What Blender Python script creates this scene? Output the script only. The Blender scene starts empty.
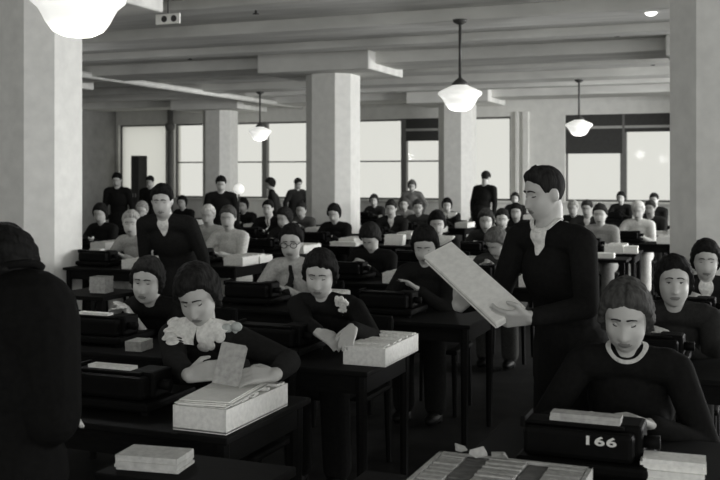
import bpy, bmesh, math, random
import numpy as np
from mathutils import Vector, Matrix
from mathutils.bvhtree import BVHTree
from mathutils import noise as mnoise
random.seed(7)
A = math.radians(22.0); SA, CA = math.sin(A), math.cos(A)
F = 989.0; CH = 1.62; HY = 175.0
scene = bpy.context.scene
COL = scene.collection
def W(u, v, z=0.0): return Vector((u*CA+v*SA, -u*SA+v*CA, z))           # room axes (u along the wall, v towards it) -> world
def uv_from_px(x, Y):
    X = (x-360)/F*Y
    return X*CA-Y*SA, X*SA+Y*CA
def u_on(x, v):                                                          # u of the point of the plane v seen at column x
    t = (x-360)/F; return v*(t*CA-SA)/(t*SA+CA)
def z_at(y, Y): return CH-(y-HY)*Y/F
def sm(a, b, x):
    t = np.clip((x-a)/(b-a), 0, 1); return t*t*(3-2*t)

# ------------------------------------------------------------------ materials
MATS = {}
def mat(name, g, rough=.7, var=.12, scale=30, bump=0, spec=.3, tint=(1, 1, .955), emit=0, stretch=(1, 1, 1)):
    if name in MATS: return MATS[name]
    m = bpy.data.materials.new(name); m.use_nodes = True
    n, l = m.node_tree.nodes, m.node_tree.links
    b = n['Principled BSDF']; b.inputs['Roughness'].default_value = rough
    b.inputs['Specular IOR Level'].default_value = spec
    tc = n.new('ShaderNodeTexCoord'); mp = n.new('ShaderNodeMapping'); mp.inputs['Scale'].default_value = stretch
    nz = n.new('ShaderNodeTexNoise'); nz.inputs['Scale'].default_value = scale; nz.inputs['Detail'].default_value = 5
    l.new(tc.outputs['Object'], mp.inputs['Vector']); l.new(mp.outputs['Vector'], nz.inputs['Vector'])
    r = n.new('ShaderNodeValToRGB')
    c0, c1 = [max(0, g*(1-var)*t) for t in tint], [min(1, g*(1+var)*t) for t in tint]
    r.color_ramp.elements[0].position = .3; r.color_ramp.elements[1].position = .7
    r.color_ramp.elements[0].color = (*c0, 1); r.color_ramp.elements[1].color = (*c1, 1)
    l.new(nz.outputs['Fac'], r.inputs['Fac']); l.new(r.outputs['Color'], b.inputs['Base Color'])
    if bump:
        bp = n.new('ShaderNodeBump'); bp.inputs['Strength'].default_value = bump; bp.inputs['Distance'].default_value = .01
        l.new(nz.outputs['Fac'], bp.inputs['Height']); l.new(bp.outputs['Normal'], b.inputs['Normal'])
    if emit:
        b.inputs['Emission Strength'].default_value = emit; l.new(r.outputs['Color'], b.inputs['Emission Color'])
    MATS[name] = m; return m
PLASTER = mat('painted_column', .74, .8, .06, 9, .15)
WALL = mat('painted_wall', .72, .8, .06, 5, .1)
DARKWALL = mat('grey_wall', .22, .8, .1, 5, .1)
CEIL = mat('painted_concrete', .66, .85, .14, 2.2, .1, stretch=(.5, 2.5, 1))
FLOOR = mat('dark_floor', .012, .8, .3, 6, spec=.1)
STEEL = mat('window_steel', .16, .5, .1, 20)
BLIND = mat('dark_blind', .05, .8, .1, 20)
GAP_LIGHT = mat('gap_light', .4, .6, .1, 20)
OPAL = mat('opal_glass', .9, .25, .01, 3, emit=.62, spec=.5)
BRONZE = mat('lamp_bronze', .05, .4, .1, 20)
WOOD = mat('dark_oak', .006, .7, .3, 14, stretch=(1, 9, 9), spec=.08)
IRON = mat('black_enamel', .004, .6, .2, 30, spec=.06)
METAL = mat('dull_nickel', .3, .35, .1, 40, spec=.5)
KEYS = mat('key_tops', .04, .4, .2, 40)
CARD = mat('manila_card', .76, .8, .1, 60)
CARDEDGE = mat('card_edges', .72, .8, .2, 60, stretch=(1, 14, .4))
CARDGREY = mat('grey_card', .36, .8, .2, 50)
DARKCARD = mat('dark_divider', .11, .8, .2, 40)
PAPER = mat('white_paper', .82, .8, .05, 30)
SKIN = mat('skin', .45, .5, .05, 25, spec=.35)
LIPS = mat('lips', .2, .4, .08, 30)
BROW = mat('brow_hair', .03, .8, .2, 90)
EYEW = mat('eye_white', .5, .3, .03, 20)
IRIS = mat('iris', .02, .2, .05, 20)
SHOE = mat('black_leather', .006, .5, .2, 40, spec=.1)
INK = mat('white_enamel_digits', .62, .5, .05, 30)
def cloth_mat(g): return mat('cloth_%03d' % round(g*1000), g, .9, .18, 60, .12, spec=.05)
def hair_mat(g): return mat('hair_%03d' % round(g*1000), g, .75, .45, 70, .6, spec=.06, stretch=(1, 1, .2))
GLASS = bpy.data.materials.new('window_glass'); GLASS.use_nodes = True
_n, _l = GLASS.node_tree.nodes, GLASS.node_tree.links
_n.remove(_n['Principled BSDF'])
_t = _n.new('ShaderNodeBsdfTransparent'); _t.inputs[0].default_value = (.97, .97, .95, 1)
_g = _n.new('ShaderNodeBsdfGlossy'); _g.inputs['Roughness'].default_value = .05
_x = _n.new('ShaderNodeMixShader'); _x.inputs[0].default_value = .006
_l.new(_t.outputs[0], _x.inputs[1]); _l.new(_g.outputs[0], _x.inputs[2]); _l.new(_x.outputs[0], _n['Material Output'].inputs[0])

FROST = bpy.data.materials.new('frosted_glass'); FROST.use_nodes = True
_n, _l = FROST.node_tree.nodes, FROST.node_tree.links; _n.remove(_n['Principled BSDF'])
_t = _n.new('ShaderNodeBsdfTranslucent'); _t.inputs[0].default_value = (.9, .9, .87, 1); _d = _n.new('ShaderNodeBsdfTransparent'); _d.inputs[0].default_value = (.9, .9, .87, 1)
_x = _n.new('ShaderNodeMixShader'); _x.inputs[0].default_value = .35; _l.new(_t.outputs[0], _x.inputs[1]); _l.new(_d.outputs[0], _x.inputs[2]); _l.new(_x.outputs[0], _n['Material Output'].inputs[0])
# ------------------------------------------------------------------ mesh helpers
def link(name, me, m, parent=None, smooth=False):
    o = bpy.data.objects.new(name, me); COL.objects.link(o)
    if m is not None and not me.materials: me.materials.append(m)
    if parent is not None: o.parent = parent
    if smooth:
        for p in me.polygons: p.use_smooth = True
    return o
def from_bm(name, bm, m, parent=None, smooth=False):
    bmesh.ops.recalc_face_normals(bm, faces=bm.faces)
    me = bpy.data.meshes.new(name); bm.to_mesh(me); bm.free()
    return link(name, me, m, parent, smooth)
def box(bm, x0, x1, y0, y1, z0, z1, bev=0):
    r = bmesh.ops.create_cube(bm, size=1)['verts']
    for v in r:
        v.co = Vector(((x0+x1)/2+v.co.x*(x1-x0), (y0+y1)/2+v.co.y*(y1-y0), (z0+z1)/2+v.co.z*(z1-z0)))
    if bev:
        es = {e for v in r for e in v.link_edges}
        bmesh.ops.bevel(bm, geom=list(es), offset=bev, segments=2, affect='EDGES', profile=.5)
def lathe(bm, prof, seg=32, c=(0, 0)):
    rings = []
    for r, z in prof:
        rings.append([bm.verts.new((c[0]+r*math.cos(2*math.pi*i/seg), c[1]+r*math.sin(2*math.pi*i/seg), z)) for i in range(seg)])
    for a, b in zip(rings, rings[1:]):
        for i in range(seg):
            bm.faces.new((a[i], a[(i+1) % seg], b[(i+1) % seg], b[i]))
    bm.faces.new(rings[0][::-1]); bm.faces.new(rings[-1])
def prism(bm, pts, z0, z1):
    a = [bm.verts.new((x, y, z0)) for x, y in pts]; b = [bm.verts.new((x, y, z1)) for x, y in pts]
    bm.faces.new(a[::-1]); bm.faces.new(b)
    for i in range(len(pts)):
        j = (i+1) % len(pts); bm.faces.new((a[i], a[j], b[j], b[i]))
def tube(bm, p0, p1, r0, r1=None, seg=12):
    p0, p1 = Vector(p0), Vector(p1); r1 = r0 if r1 is None else r1
    q = (p1-p0).to_track_quat('Z', 'Y')
    a = [bm.verts.new(p0+q @ Vector((r0*math.cos(2*math.pi*i/seg), r0*math.sin(2*math.pi*i/seg), 0))) for i in range(seg)]
    b = [bm.verts.new(p1+q @ Vector((r1*math.cos(2*math.pi*i/seg), r1*math.sin(2*math.pi*i/seg), 0))) for i in range(seg)]
    bm.faces.new(a[::-1]); bm.faces.new(b)
    for i in range(seg): bm.faces.new((a[i], a[(i+1) % seg], b[(i+1) % seg], b[i]))
def ball(bm, c, r, rot=None, seg=16, rings=10):
    r = (r, r, r) if isinstance(r, (int, float)) else r
    key = (seg, rings)
    if key not in SPH:
        SPH[key] = ([(math.cos(2*math.pi*i/seg)*math.sin(math.pi*j/rings), math.sin(2*math.pi*i/seg)*math.sin(math.pi*j/rings), math.cos(math.pi*j/rings)) for j in range(1, rings) for i in range(seg)])
    c = Vector(c); vs = []
    for x, y, z in SPH[key]:
        p = Vector((x*r[0], y*r[1], z*r[2])); vs.append(bm.verts.new(c+(rot @ p if rot is not None else p)))
    t, b = [bm.verts.new(c+(rot @ Vector((0, 0, h)) if rot is not None else Vector((0, 0, h)))) for h in (r[2], -r[2])]
    for j in range(rings-2):
        for i in range(seg):
            k = (i+1) % seg; bm.faces.new((vs[j*seg+i], vs[(j+1)*seg+i], vs[(j+1)*seg+k], vs[j*seg+k]))
    for i in range(seg):
        k = (i+1) % seg; bm.faces.new((t, vs[i], vs[k])); o = (rings-2)*seg; bm.faces.new((b, vs[o+k], vs[o+i]))
SPH = {}
def capsule(bm, p0, r0, p1, r1, seg=14):
    tube(bm, p0, p1, r0, r1, seg); ball(bm, p0, r0, None, seg, 8); ball(bm, p1, r1, None, seg, 8)
def empty(name, u, v, z=0, rz=0):
    o = bpy.data.objects.new(name, None); COL.objects.link(o); o.empty_display_size = .1
    o.location = W(u, v, z); o.rotation_euler = (0, 0, -A+rz); return o
def tag(o, label, cat, group=None):
    o['label'] = label; o['category'] = cat
    if group: o['group'] = group
    return o
def struct(name, bm, m, smooth=False):
    o = from_bm(name, bm, m, None, smooth); o.rotation_euler = (0, 0, -A); o['kind'] = 'structure'; return o
def copy_thing(root, u, v, z=0, rz=0, label=None):
    c = root.copy(); COL.objects.link(c); c.location = W(u, v, z); c.rotation_euler = (0, 0, -A+rz)
    if label: c['label'] = label
    for ch in root.children:
        d = ch.copy(); COL.objects.link(d); d.parent = c
        for g in ch.children:
            e = g.copy(); COL.objects.link(e); e.parent = d
    return c

# ------------------------------------------------------------------ the room (room axes, u v z)
VW = 23.4; U0 = -6.57; DU = 6.36; V0 = 7.78; DV = 7.29
ZS, ZB, ZP = 3.56, 3.38, 3.27
UL = u_on(116, VW)
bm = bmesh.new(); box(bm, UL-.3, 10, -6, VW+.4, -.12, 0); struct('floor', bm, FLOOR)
bm = bmesh.new(); box(bm, UL-.3, 10, -6, VW+.4, ZS, ZS+.25); struct('ceiling', bm, CEIL)
n = 0
for k in range(-1, 3):                                    # broad beams on the column rows, thinner ones between
    for j, (dv, hw, zb) in enumerate(((0, .50, ZB), (.25, .16, ZS-.11), (.5, .34, ZB+.03), (.75, .16, ZS-.11))):
        v = V0+(k+dv)*DV
        if v > VW-.2: continue
        n += 1; bm = bmesh.new(); box(bm, UL, 10, v-hw, v+hw, zb, ZS+.02, .02); struct('trim_%d' % n, bm, CEIL)
bm = bmesh.new(); tube(bm, (-11.1, 12, ZS-.16), (-11.1, VW, ZS-.16), .06); n += 1; struct('trim_%d' % n, bm, WALL, True)   # pipe under the slab
for x0, z0 in ((UL, ZS-.1),):
    pass
hw, c = .40, .195
OCT = [(-hw+c, -hw), (hw-c, -hw), (hw, -hw+c), (hw, hw-c), (hw-c, hw), (-hw+c, hw), (-hw, hw-c), (-hw, -hw+c)]
for i in (-1, 0, 1):
    for k in (0, 1, 2):
        u, v = U0+i*DU, V0+k*DV
        if u < UL: continue
        bm = bmesh.new(); prism(bm, [(u+x, v+y) for x, y in OCT], 0, ZS)
        n += 1; struct('trim_%d' % n, bm, PLASTER)
        bm = bmesh.new(); box(bm, u-1.0, u+.95, v-.8, v+.8, ZP, ZS+.01, .02)       # drop panel
        n += 1; struct('trim_%d' % n, bm, CEIL)
# back wall with its window openings
ZSILL, ZHEAD = 1.0, 3.03
OPEN = []
for x0, x1, mull in ((118.5, 165.5, ()), (174, 213, ()), (223, 318, (263.5,)), (345, 443.5, (403,)), (466, 510.5, ()), (565, 676, (623,)), (700, 760, ())):
    OPEN.append((u_on(x0, VW), u_on(x1, VW), [u_on(m, VW) for m in mull]))
bm = bmesh.new()
edges = [UL-.3]+[e for o in OPEN for e in o[:2]]+[10]
for i in range(0, len(edges), 2):
    a0, a1 = edges[i], edges[i+1]
    box(bm, a0, a1, VW, VW+.35, 0, ZS)
for a0, a1, _ in OPEN:
    box(bm, a0, a1, VW, VW+.35, 0, ZSILL); box(bm, a0, a1, VW, VW+.35, ZHEAD, ZS)
struct('wall_back', bm, WALL)
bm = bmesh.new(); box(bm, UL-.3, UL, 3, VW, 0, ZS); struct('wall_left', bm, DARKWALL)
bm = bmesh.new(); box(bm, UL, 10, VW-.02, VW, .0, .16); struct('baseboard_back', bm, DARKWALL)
uc = (u_on(134.5, VW-.3)+u_on(149, VW-.3))/2; o = empty('cabinet', uc, VW-.42); hc_ = (u_on(148, VW-.3)-u_on(133.5, VW-.3))/2-.11
tag(o, 'tall dark cabinet standing before the frosted left window', 'cabinet')
bm = bmesh.new(); box(bm, -hc_, hc_, -.2, .2, .06, 2.15, .01); box(bm, -hc_+.03, hc_-.03, -.17, .17, 0, .07); from_bm('body', bm, BLIND, o)
for sx in (-1, 1):
    bm = bmesh.new(); box(bm, min(0, sx*hc_)+.008, max(0, sx*hc_)-.008, -.215, -.2, .1, 2.1, .003); dd_ = from_bm('cabinet_door', bm, BLIND, o)
    bm = bmesh.new(); tube(bm, (sx*.04, -.235, 1.0), (sx*.04, -.235, 1.12), .008); tube(bm, (sx*.04, -.215, 1.06), (sx*.04, -.24, 1.06), .006); from_bm('handle', bm, METAL, dd_)
# pilaster strips beside the broad pier, dark pipe left of the first window
for x0, x1 in ((515.5, 519), (523, 529)):
    bm = bmesh.new(); box(bm, u_on(x0, VW), u_on(x1, VW), VW-.07, VW, .16, ZHEAD+.1, .01); n += 1; struct('trim_%d' % n, bm, WALL)
bm = bmesh.new(); up = u_on(170, VW-.1); tube(bm, (up, VW-.1, 0), (up, VW-.1, ZS), .075); ball(bm, (up, VW-.1, 2.95), .14)
n += 1; struct('trim_%d' % n, bm, STEEL, True)
for i, (a0, a1, ms) in enumerate(OPEN):
    bm = bmesh.new(); f = .045; y0, y1 = VW+.1, VW+.17
    box(bm, a0, a0+f, y0, y1, ZSILL, ZHEAD); box(bm, a1-f, a1, y0, y1, ZSILL, ZHEAD)
    box(bm, a0, a1, y0, y1, ZSILL, ZSILL+f); box(bm, a0, a1, y0, y1, ZHEAD-f, ZHEAD)
    for m in ms: box(bm, m-.07, m+.07, VW+.04, y1+.02, ZSILL, ZHEAD)
    if 0 < i < 4: box(bm, a0, a1, y0+.02, y1-.01, 1.95, 1.985)
    w = struct('window_%d' % (i+1), bm, STEEL)
    bm = bmesh.new(); box(bm, a0+.02, a1-.02, VW+.13, VW+.138, ZSILL+.02, ZHEAD-.02); from_bm('pane', bm, GLASS if i else FROST, w)
    bm = bmesh.new(); box(bm, a0-.06, a1+.06, VW-.12, VW+.1, ZSILL-.05, ZSILL, .01); from_bm('window_sill', bm, WALL, w)
# dark blinds
def blind(x0, x1, ztop, zgap, zbot, label):
    u0, u1 = u_on(x0, VW), u_on(x1, VW); um = (u0+u1)/2; o = empty('window_blind', um, VW+.05, zbot)
    h = (u1-u0)/2
    bm = bmesh.new(); box(bm, -h, h, -.012, .0, 0, zgap-zbot); from_bm('shade', bm, BLIND, o)
    bm = bmesh.new(); box(bm, -h, h, -.02, .01, zgap-zbot, zgap-zbot+.06); from_bm('light_strip', bm, GAP_LIGHT, o)  # pale strip coloured to imitate daylight showing through a gap
    bm = bmesh.new(); box(bm, -h, h, -.012, .0, zgap-zbot+.06, ztop-zbot); from_bm('valance', bm, BLIND, o)
    tag(o, label, 'blind')
blind(405.5, 442.5, 3.03, 2.72, 2.47, 'dark blind drawn partway down in the middle window beside the third column')
blind(566, 622, 3.03, 2.70, 2.12, 'dark blind hanging lowest, over left half of the rightmost visible window')
blind(624.5, 676, 3.03, 2.70, 2.61, 'dark shallow blind over right half of window beside right column')

# ------------------------------------------------------------------ lamps
R0 = .25
bm = bmesh.new()
lathe(bm, [(.02, 0), (.08, .006), (.13, .03), (.165, .075), (.185, .115), (.205, .15), (.245, .185), (.25, .205), (.235, .225), (.16, .26), (.10, .285), (.085, .30)], 40)
lamp0 = empty('pendant_lamp', 0, 0)
LP = []
from_bm('globe', bm, OPAL, lamp0, True)
bm = bmesh.new(); lathe(bm, [(.09, .285), (.095, .31), (.07, .34), (.03, .37), (.02, .38)], 24); from_bm('fitter', bm, BRONZE, lamp0, True)
bm = bmesh.new(); tube(bm, (0, 0, .37), (0, 0, 1.04), .017); from_bm('stem', bm, BRONZE, lamp0, True)
bm = bmesh.new(); lathe(bm, [(.03, .985), (.075, 1.01), (.085, 1.04)], 24); from_bm('canopy', bm, BRONZE, lamp0, True)
ZL = 2.345
def place_lamp(u, v, label, first=False):
    LP.append((u, v))
    if first:
        lamp0.location = W(u, v, ZL); tag(lamp0, label, 'lamp', 'opal globe pendant lamps')
        return lamp0
    return copy_thing(lamp0, u, v, ZL, 0, label)
place_lamp(*uv_from_px(78, 5.2), 'large opal glass pendant globe nearest the camera, above the left column', True)
place_lamp(*uv_from_px(460, 11.24), 'opal glass pendant globe hanging on a bronze stem at mid ceiling, centre right')
place_lamp(*uv_from_px(579, 18.3), 'smaller opal pendant globe hanging before the dark window blind')
place_lamp(*uv_from_px(260, 21.0), 'farthest faint opal pendant globe hanging before the bright left windows')
# bare bulb on the ceiling beam
u, v = uv_from_px(651, 10.9)
o = empty('ceiling_bulb', u, v, ZS-.14); tag(o, 'small bare bulb glowing on the ceiling near the right column', 'lamp')
bm = bmesh.new(); ball(bm, (0, 0, 0), (.07, .05, .05)); from_bm('bulb', bm, mat('bulb_glass', .9, .3, .01, 3, emit=3), o, True)
bm = bmesh.new(); tube(bm, (0, 0, .035), (0, 0, .145), .025); from_bm('socket', bm, BRONZE, o, True)
# small row sign under the front beam
Y = 10.6; u, v = uv_from_px(168, Y); o = empty('ceiling_sign', u, v, z_at(19, Y)); tag(o, 'small pale ceiling plate with two dark round marks, upper left', 'sign')
bm = bmesh.new(); box(bm, -.15, .15, -.012, .012, -.055, .055, .004); from_bm('plate', bm, PAPER, o)
for x in (-.04, .08):
    bm = bmesh.new(); vs = [bm.verts.new((x+.035*math.cos(t*math.pi/8), -.016, .035*math.sin(t*math.pi/8))) for t in range(16)]
    bm.faces.new(vs); ex = bmesh.ops.extrude_face_region(bm, geom=bm.faces[:])
    bmesh.ops.translate(bm, vec=(0, .004, 0), verts=[g for g in ex['geom'] if isinstance(g, bmesh.types.BMVert)])
    from_bm('mark', bm, BLIND, o)
bm = bmesh.new(); tube(bm, (0, 0, .05), (0, 0, ZS-z_at(19, Y)), .008); from_bm('hanger', bm, BRONZE, o)
# sprinkler heads
spr = None
for x, y, z in ((256, 12, ZS), (380, 46, ZS), (378, 73, ZB), (258, 89, ZS), (617, 35, ZS), (653, 64, ZS), (190, 58, ZS), (524, 20, ZS)):
    Y = (z-.05-CH)*F/(HY-y); u, v = uv_from_px(x, Y)
    if spr is None:
        spr = empty('sprinkler_head', u, v, z); tag(spr, 'small dark sprinkler head under the painted concrete ceiling', 'sprinkler', 'ceiling sprinkler heads')
        bm = bmesh.new(); tube(bm, (0, 0, .01), (0, 0, -.06), .014); from_bm('stub', bm, BRONZE, spr, True)
        bm = bmesh.new(); lathe(bm, [(.01, -.06), (.035, -.068), (.04, -.075), (.01, -.08)], 16); from_bm('deflector', bm, BRONZE, spr, True)
    else: copy_thing(spr, u, v, z)

# ------------------------------------------------------------------ furniture
desk0 = empty('desk', 0, 0); tag(desk0, '', 'desk', 'clerks\' desks')
bm = bmesh.new(); box(bm, -.46, .46, -.335, .335, .715, .74, .006); from_bm('desktop', bm, WOOD, desk0)
bm = bmesh.new()
for y in (-.30, .28): box(bm, -.42, .42, y, y+.02, .63, .715)
for x in (-.43, .41): box(bm, x, x+.02, -.30, .30, .63, .715)
from_bm('apron', bm, WOOD, desk0)
for x in (-.415, .415):
    for y in (-.29, .29):
        bm = bmesh.new(); tube(bm, (x, y, 0), (x, y, .72), .02, .028, 8); from_bm('leg', bm, WOOD, desk0)
chair0 = empty('office_chair', 0, 0); tag(chair0, '', 'chair', 'clerks\' chairs')
bm = bmesh.new(); box(bm, -.2, .2, -.2, .2, .415, .445, .012); from_bm('seat', bm, WOOD, chair0)
bm = bmesh.new()
box(bm, -.19, .19, .215, .235, .70, .82, .008)
for x in (-.1, 0, .1): box(bm, x-.018, x+.018, .21, .225, .44, .71)
from_bm('backrest', bm, WOOD, chair0)
for x in (-.18, .18):
    bm = bmesh.new(); tube(bm, (x, -.18, 0), (x*.95, -.17, .42), .016, .02, 8); from_bm('leg', bm, WOOD, chair0)
    bm = bmesh.new(); tube(bm, (x, .19, 0), (x*.95, .18, .43), .016, .02, 8); tube(bm, (x*.95, .18, .43), (x, .225, .80), .018, .016, 8); from_bm('leg', bm, WOOD, chair0)
punch0 = empty('keypunch_machine', 0, 0); tag(punch0, '', 'keypunch', 'card punch machines')
bm = bmesh.new(); box(bm, -.19, .19, -.17, .17, .012, .05, .012)
for x in (-.16, .16):
    for y in (-.14, .14): tube(bm, (x, y, 0), (x, y, .02), .018)
from_bm('base', bm, IRON, punch0)
bm = bmesh.new(); box(bm, -.17, .15, -.15, .0, .05, .135, .015); box(bm, .06, .17, -.10, .03, .05, .15, .012); from_bm('housing', bm, IRON, punch0)
bm = bmesh.new(); box(bm, -.18, .12, -.12, -.03, .137, .147, .003); box(bm, -.18, -.165, -.14, -.02, .13, .16, .003); from_bm('card_bed', bm, IRON, punch0)
bm = bmesh.new()
for r in range(3):
    for k in range(4): tube(bm, (-.06+k*.026, .06+r*.026, .05), (-.06+k*.026, .06+r*.026, .075+.004*r), .010, .010, 8)
from_bm('keyboard', bm, KEYS, punch0)
bm = bmesh.new(); tube(bm, (.165, -.06, .1), (.215, -.06, .1), .018, .022); from_bm('knob', bm, IRON, punch0, True)
tray0 = empty('card_tray', 0, 0); tag(tray0, '', 'tray', 'trays of punch cards')
bm = bmesh.new()
box(bm, -.105, .105, -.235, .235, 0, .008); box(bm, -.105, -.099, -.235, .235, .004, .085); box(bm, .099, .105, -.235, .235, .004, .085)
box(bm, -.1, .1, -.235, -.227, .004, .085); box(bm, -.1, .1, .227, .235, .004, .085)
from_bm('tray', bm, CARD, tray0)
bm = bmesh.new(); random.seed(3); y = -.222
while y < .20:
    t = random.uniform(.012, .04); h = random.uniform(.078, .094); s = random.uniform(-.006, .006)
    box(bm, -.094+s, .092+s, y, min(y+t-.002, .222), .008, h); y += t
from_bm('cards', bm, CARDEDGE, tray0)
PROTO_USED = set()
def put(proto, key, u, v, z, label, rz=0):
    if key not in PROTO_USED:
        PROTO_USED.add(key); proto.location = W(u, v, z); proto.rotation_euler = (0, 0, -A+rz); proto['label'] = label; return proto
    return copy_thing(proto, u, v, z, rz, label)
def sheets(name, u, v, z, w, d, h, label, cat, m=PAPER, rz=0, nl=4, jit=.006, group=None):
    bm = bmesh.new(); rnd = random.Random(hash(label) % 999 if False else len(label)*7+int(w*1000))
    for k in range(nl):
        dx, dy = rnd.uniform(-jit, jit), rnd.uniform(-jit, jit)
        box(bm, -w/2+dx, w/2+dx, -d/2+dy, d/2+dy, h*k/nl, h*(k+1)/nl)
    o = from_bm(name, bm, m); o.location = W(u, v, z); o.rotation_euler = (0, 0, -A+rz); tag(o, label, cat, group); return o
PUNCH_BARS = {}

# ------------------------------------------------------------------ people
WORK = bpy.data.scenes.new('work')
def remesh(name, bm, m, voxel, parent=None, smooth_it=3):
    me = bpy.data.meshes.new(name+'_raw'); bmesh.ops.recalc_face_normals(bm, faces=bm.faces); bm.to_mesh(me); bm.free()
    o = bpy.data.objects.new(name+'_raw', me); WORK.collection.objects.link(o)
    r = o.modifiers.new('r', 'REMESH'); r.mode = 'VOXEL'; r.voxel_size = voxel
    s = o.modifiers.new('s', 'SMOOTH'); s.factor = .5; s.iterations = smooth_it
    vl = WORK.view_layers[0]; vl.update(); dg = vl.depsgraph; ev = o.evaluated_get(dg)
    out = bpy.data.meshes.new_from_object(ev); out.name = name
    bpy.data.objects.remove(o); bpy.data.meshes.remove(me)
    out.materials.clear()
    return link(name, out, m, parent, True)
def head_r(d, male=False, features=True):
    """distance from the head centre to its surface along the unit directions d (n,3); face looks along -Y"""
    def ell(c, r):
        c, r = np.array(c), np.array(r); k = d/r; q = -c/r
        a = (k*k).sum(1); b = (k*q).sum(1); cc = (q*q).sum()-1
        return (-b+np.sqrt(b*b-a*cc))/a
    e1 = ell((0, .014, .026), (.0745, .094, .090))
    e2 = ell((0, -.020, -.040), (.064 if not male else .065, .070, .077 if not male else .082))
    k = 90.0; r = np.log(np.exp(k*e1)+np.exp(k*e2))/k-.004
    if features:
        p = d*r[:, None]; x, y, z = p[:, 0], p[:, 1], p[:, 2]; fr = (y < 0)*sm(.0, .03, -y)
        ax = abs(x); f = np.zeros_like(r)
        s = np.clip((.014-z)/.050, 0, 1.0); drop = 1-sm(-.036, -.045, z) if False else np.where(z < -.036, np.clip(1-(-.036-z)/.009, 0, 1), 1)
        f += .021*s**1.15*drop*np.exp(-(x/(.0065+.0055*s))**2)+.004*np.exp(-((ax-.011)/.006)**2-((z+.032)/.008)**2)
        f -= .013*np.exp(-((ax-.031)/.018)**2-((z-.005)/.0125)**2)
        f += .004*np.exp(-((ax-.028)/.022)**2-((z-.024)/.009)**2)
        f += .004*np.exp(-((ax-.042)/.016)**2-((z+.030)/.018)**2)
        f += .006*np.exp(-(x/.021)**2-((z+.064)/.010)**2)-.003*np.exp(-(x/.02)**2-((z+.064)/.0025)**2)
        f -= .004*np.exp(-(x/.018)**2-((z+.079)/.006)**2)
        f += .006*np.exp(-(x/.018)**2-((z+.098)/.014)**2)
        r = r+f*fr
    return r
def sphere_dirs(na, ne):
    D = []
    for j in range(1, ne):
        el = -math.pi/2+math.pi*j/ne
        for i in range(na):
            az = 2*math.pi*i/na; D.append((math.sin(az)*math.cos(el), -math.cos(az)*math.cos(el), math.sin(el)))
    D.append((0, 0, -1)); D.append((0, 0, 1)); return np.array(D)
def sphere_faces(na, ne):
    Fs = []
    for j in range(ne-2):
        for i in range(na):
            a, b = j*na+i, j*na+(i+1) % na; Fs.append((a, b, b+na, a+na))
    s, t = na*(ne-1), na*(ne-1)+1
    for i in range(na):
        Fs.append((s, (i+1) % na, i)); o = (ne-2)*na; Fs.append((o+i, o+(i+1) % na, t))
    return Fs
def add_pts(bm, P, Fs, M):
    vs = [bm.verts.new(M @ Vector(p)) for p in P]
    for f in Fs: bm.faces.new([vs[i] for i in f])
def hair_r(d, style, seed):
    male = style in ('short', 'slick', 'cap')
    r = head_r(d, male, False); p = d*r[:, None]
    az = np.degrees(np.arctan2(abs(d[:, 0]), -d[:, 1])); z = p[:, 2]
    if style == 'slick': pts = ((0, .071), (30, .060), (52, .044), (66, .004), (80, .0), (92, .012), (108, -.01), (122, -.05), (180, -.065)); tt, ts = .011, .005
    elif male: pts = ((0, .070), (35, .062), (57, .046), (68, .004), (80, -.006), (92, .010), (108, -.01), (122, -.055), (180, -.07)); tt, ts = .017, .007
    elif style == 'bun': pts = ((0, .072), (30, .064), (58, .048), (74, .012), (86, -.015), (110, -.05), (180, -.07)); tt, ts = .014, .012
    elif style == 'part': pts = ((0, .066), (25, .060), (50, .046), (66, .016), (78, -.03), (92, -.062), (110, -.080), (180, -.095)); tt, ts = .014, .026
    elif style == 'side': pts = ((0, .064), (25, .056), (50, .040), (66, .01), (80, -.045), (92, -.068), (110, -.085), (180, -.10)); tt, ts = .016, .028
    else: pts = ((0, .067), (25, .060), (54, .044), (70, .012), (82, -.035), (95, -.055), (115, -.075), (180, -.09)); tt, ts = .015, .024
    hl = np.interp(az, [a for a, _ in pts], [b for _, b in pts])
    if style == 'side': hl = hl+.02*np.clip(d[:, 0]*1.5, -.6, .6)*(d[:, 1] < 0)
    hl = hl+np.array([.006*mnoise.noise(Vector((q[0]*45+seed, q[1]*45, q[2]*20)))+.003*mnoise.noise(Vector((q[0]*130, q[1]*130+seed, 0))) for q in p])
    m = sm(-.004, .018, z-hl)
    side = sm(.06, -.03, z)*sm(45, 75, az)
    th = tt*(1-side)+ts*side
    if style in ('short', 'slick'): th = th+.010*np.exp(-((az-20)/30)**2)*sm(.05, .08, z)
    wob = np.array([mnoise.noise(Vector((q[0]*60, q[1]*60, q[2]*22+seed*3.1))) for q in p])
    wave = np.sin(z*230+4*p[:, 0]*20+seed)
    th = th*(1+.22*wob+(.12*wave if not male else 0))
    if style == 'part': th = th-.011*np.exp(-(p[:, 0]/.006)**2)*(z > .03)*sm(.04, -.06, p[:, 1])
    return r+np.where(m > .02, m*(th+.004)-.004, -.012)
def rot_head(yaw, pitch, roll, base):
    return Matrix.Rotation(base+math.radians(yaw), 3, 'Z') @ Matrix.Rotation(math.radians(roll), 3, 'Y') @ Matrix.Rotation(math.radians(pitch), 3, 'X')
def ik(S, H, a, b, pole):
    d = H-S; L = min(d.length, a+b-.004); dn = d.normalized(); H = S+dn*L
    x = (a*a-b*b+L*L)/(2*L); h = math.sqrt(max(0, a*a-x*x)); p = pole-dn*pole.dot(dn); p.normalize()
    return S+dn*x+p*h, H
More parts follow.
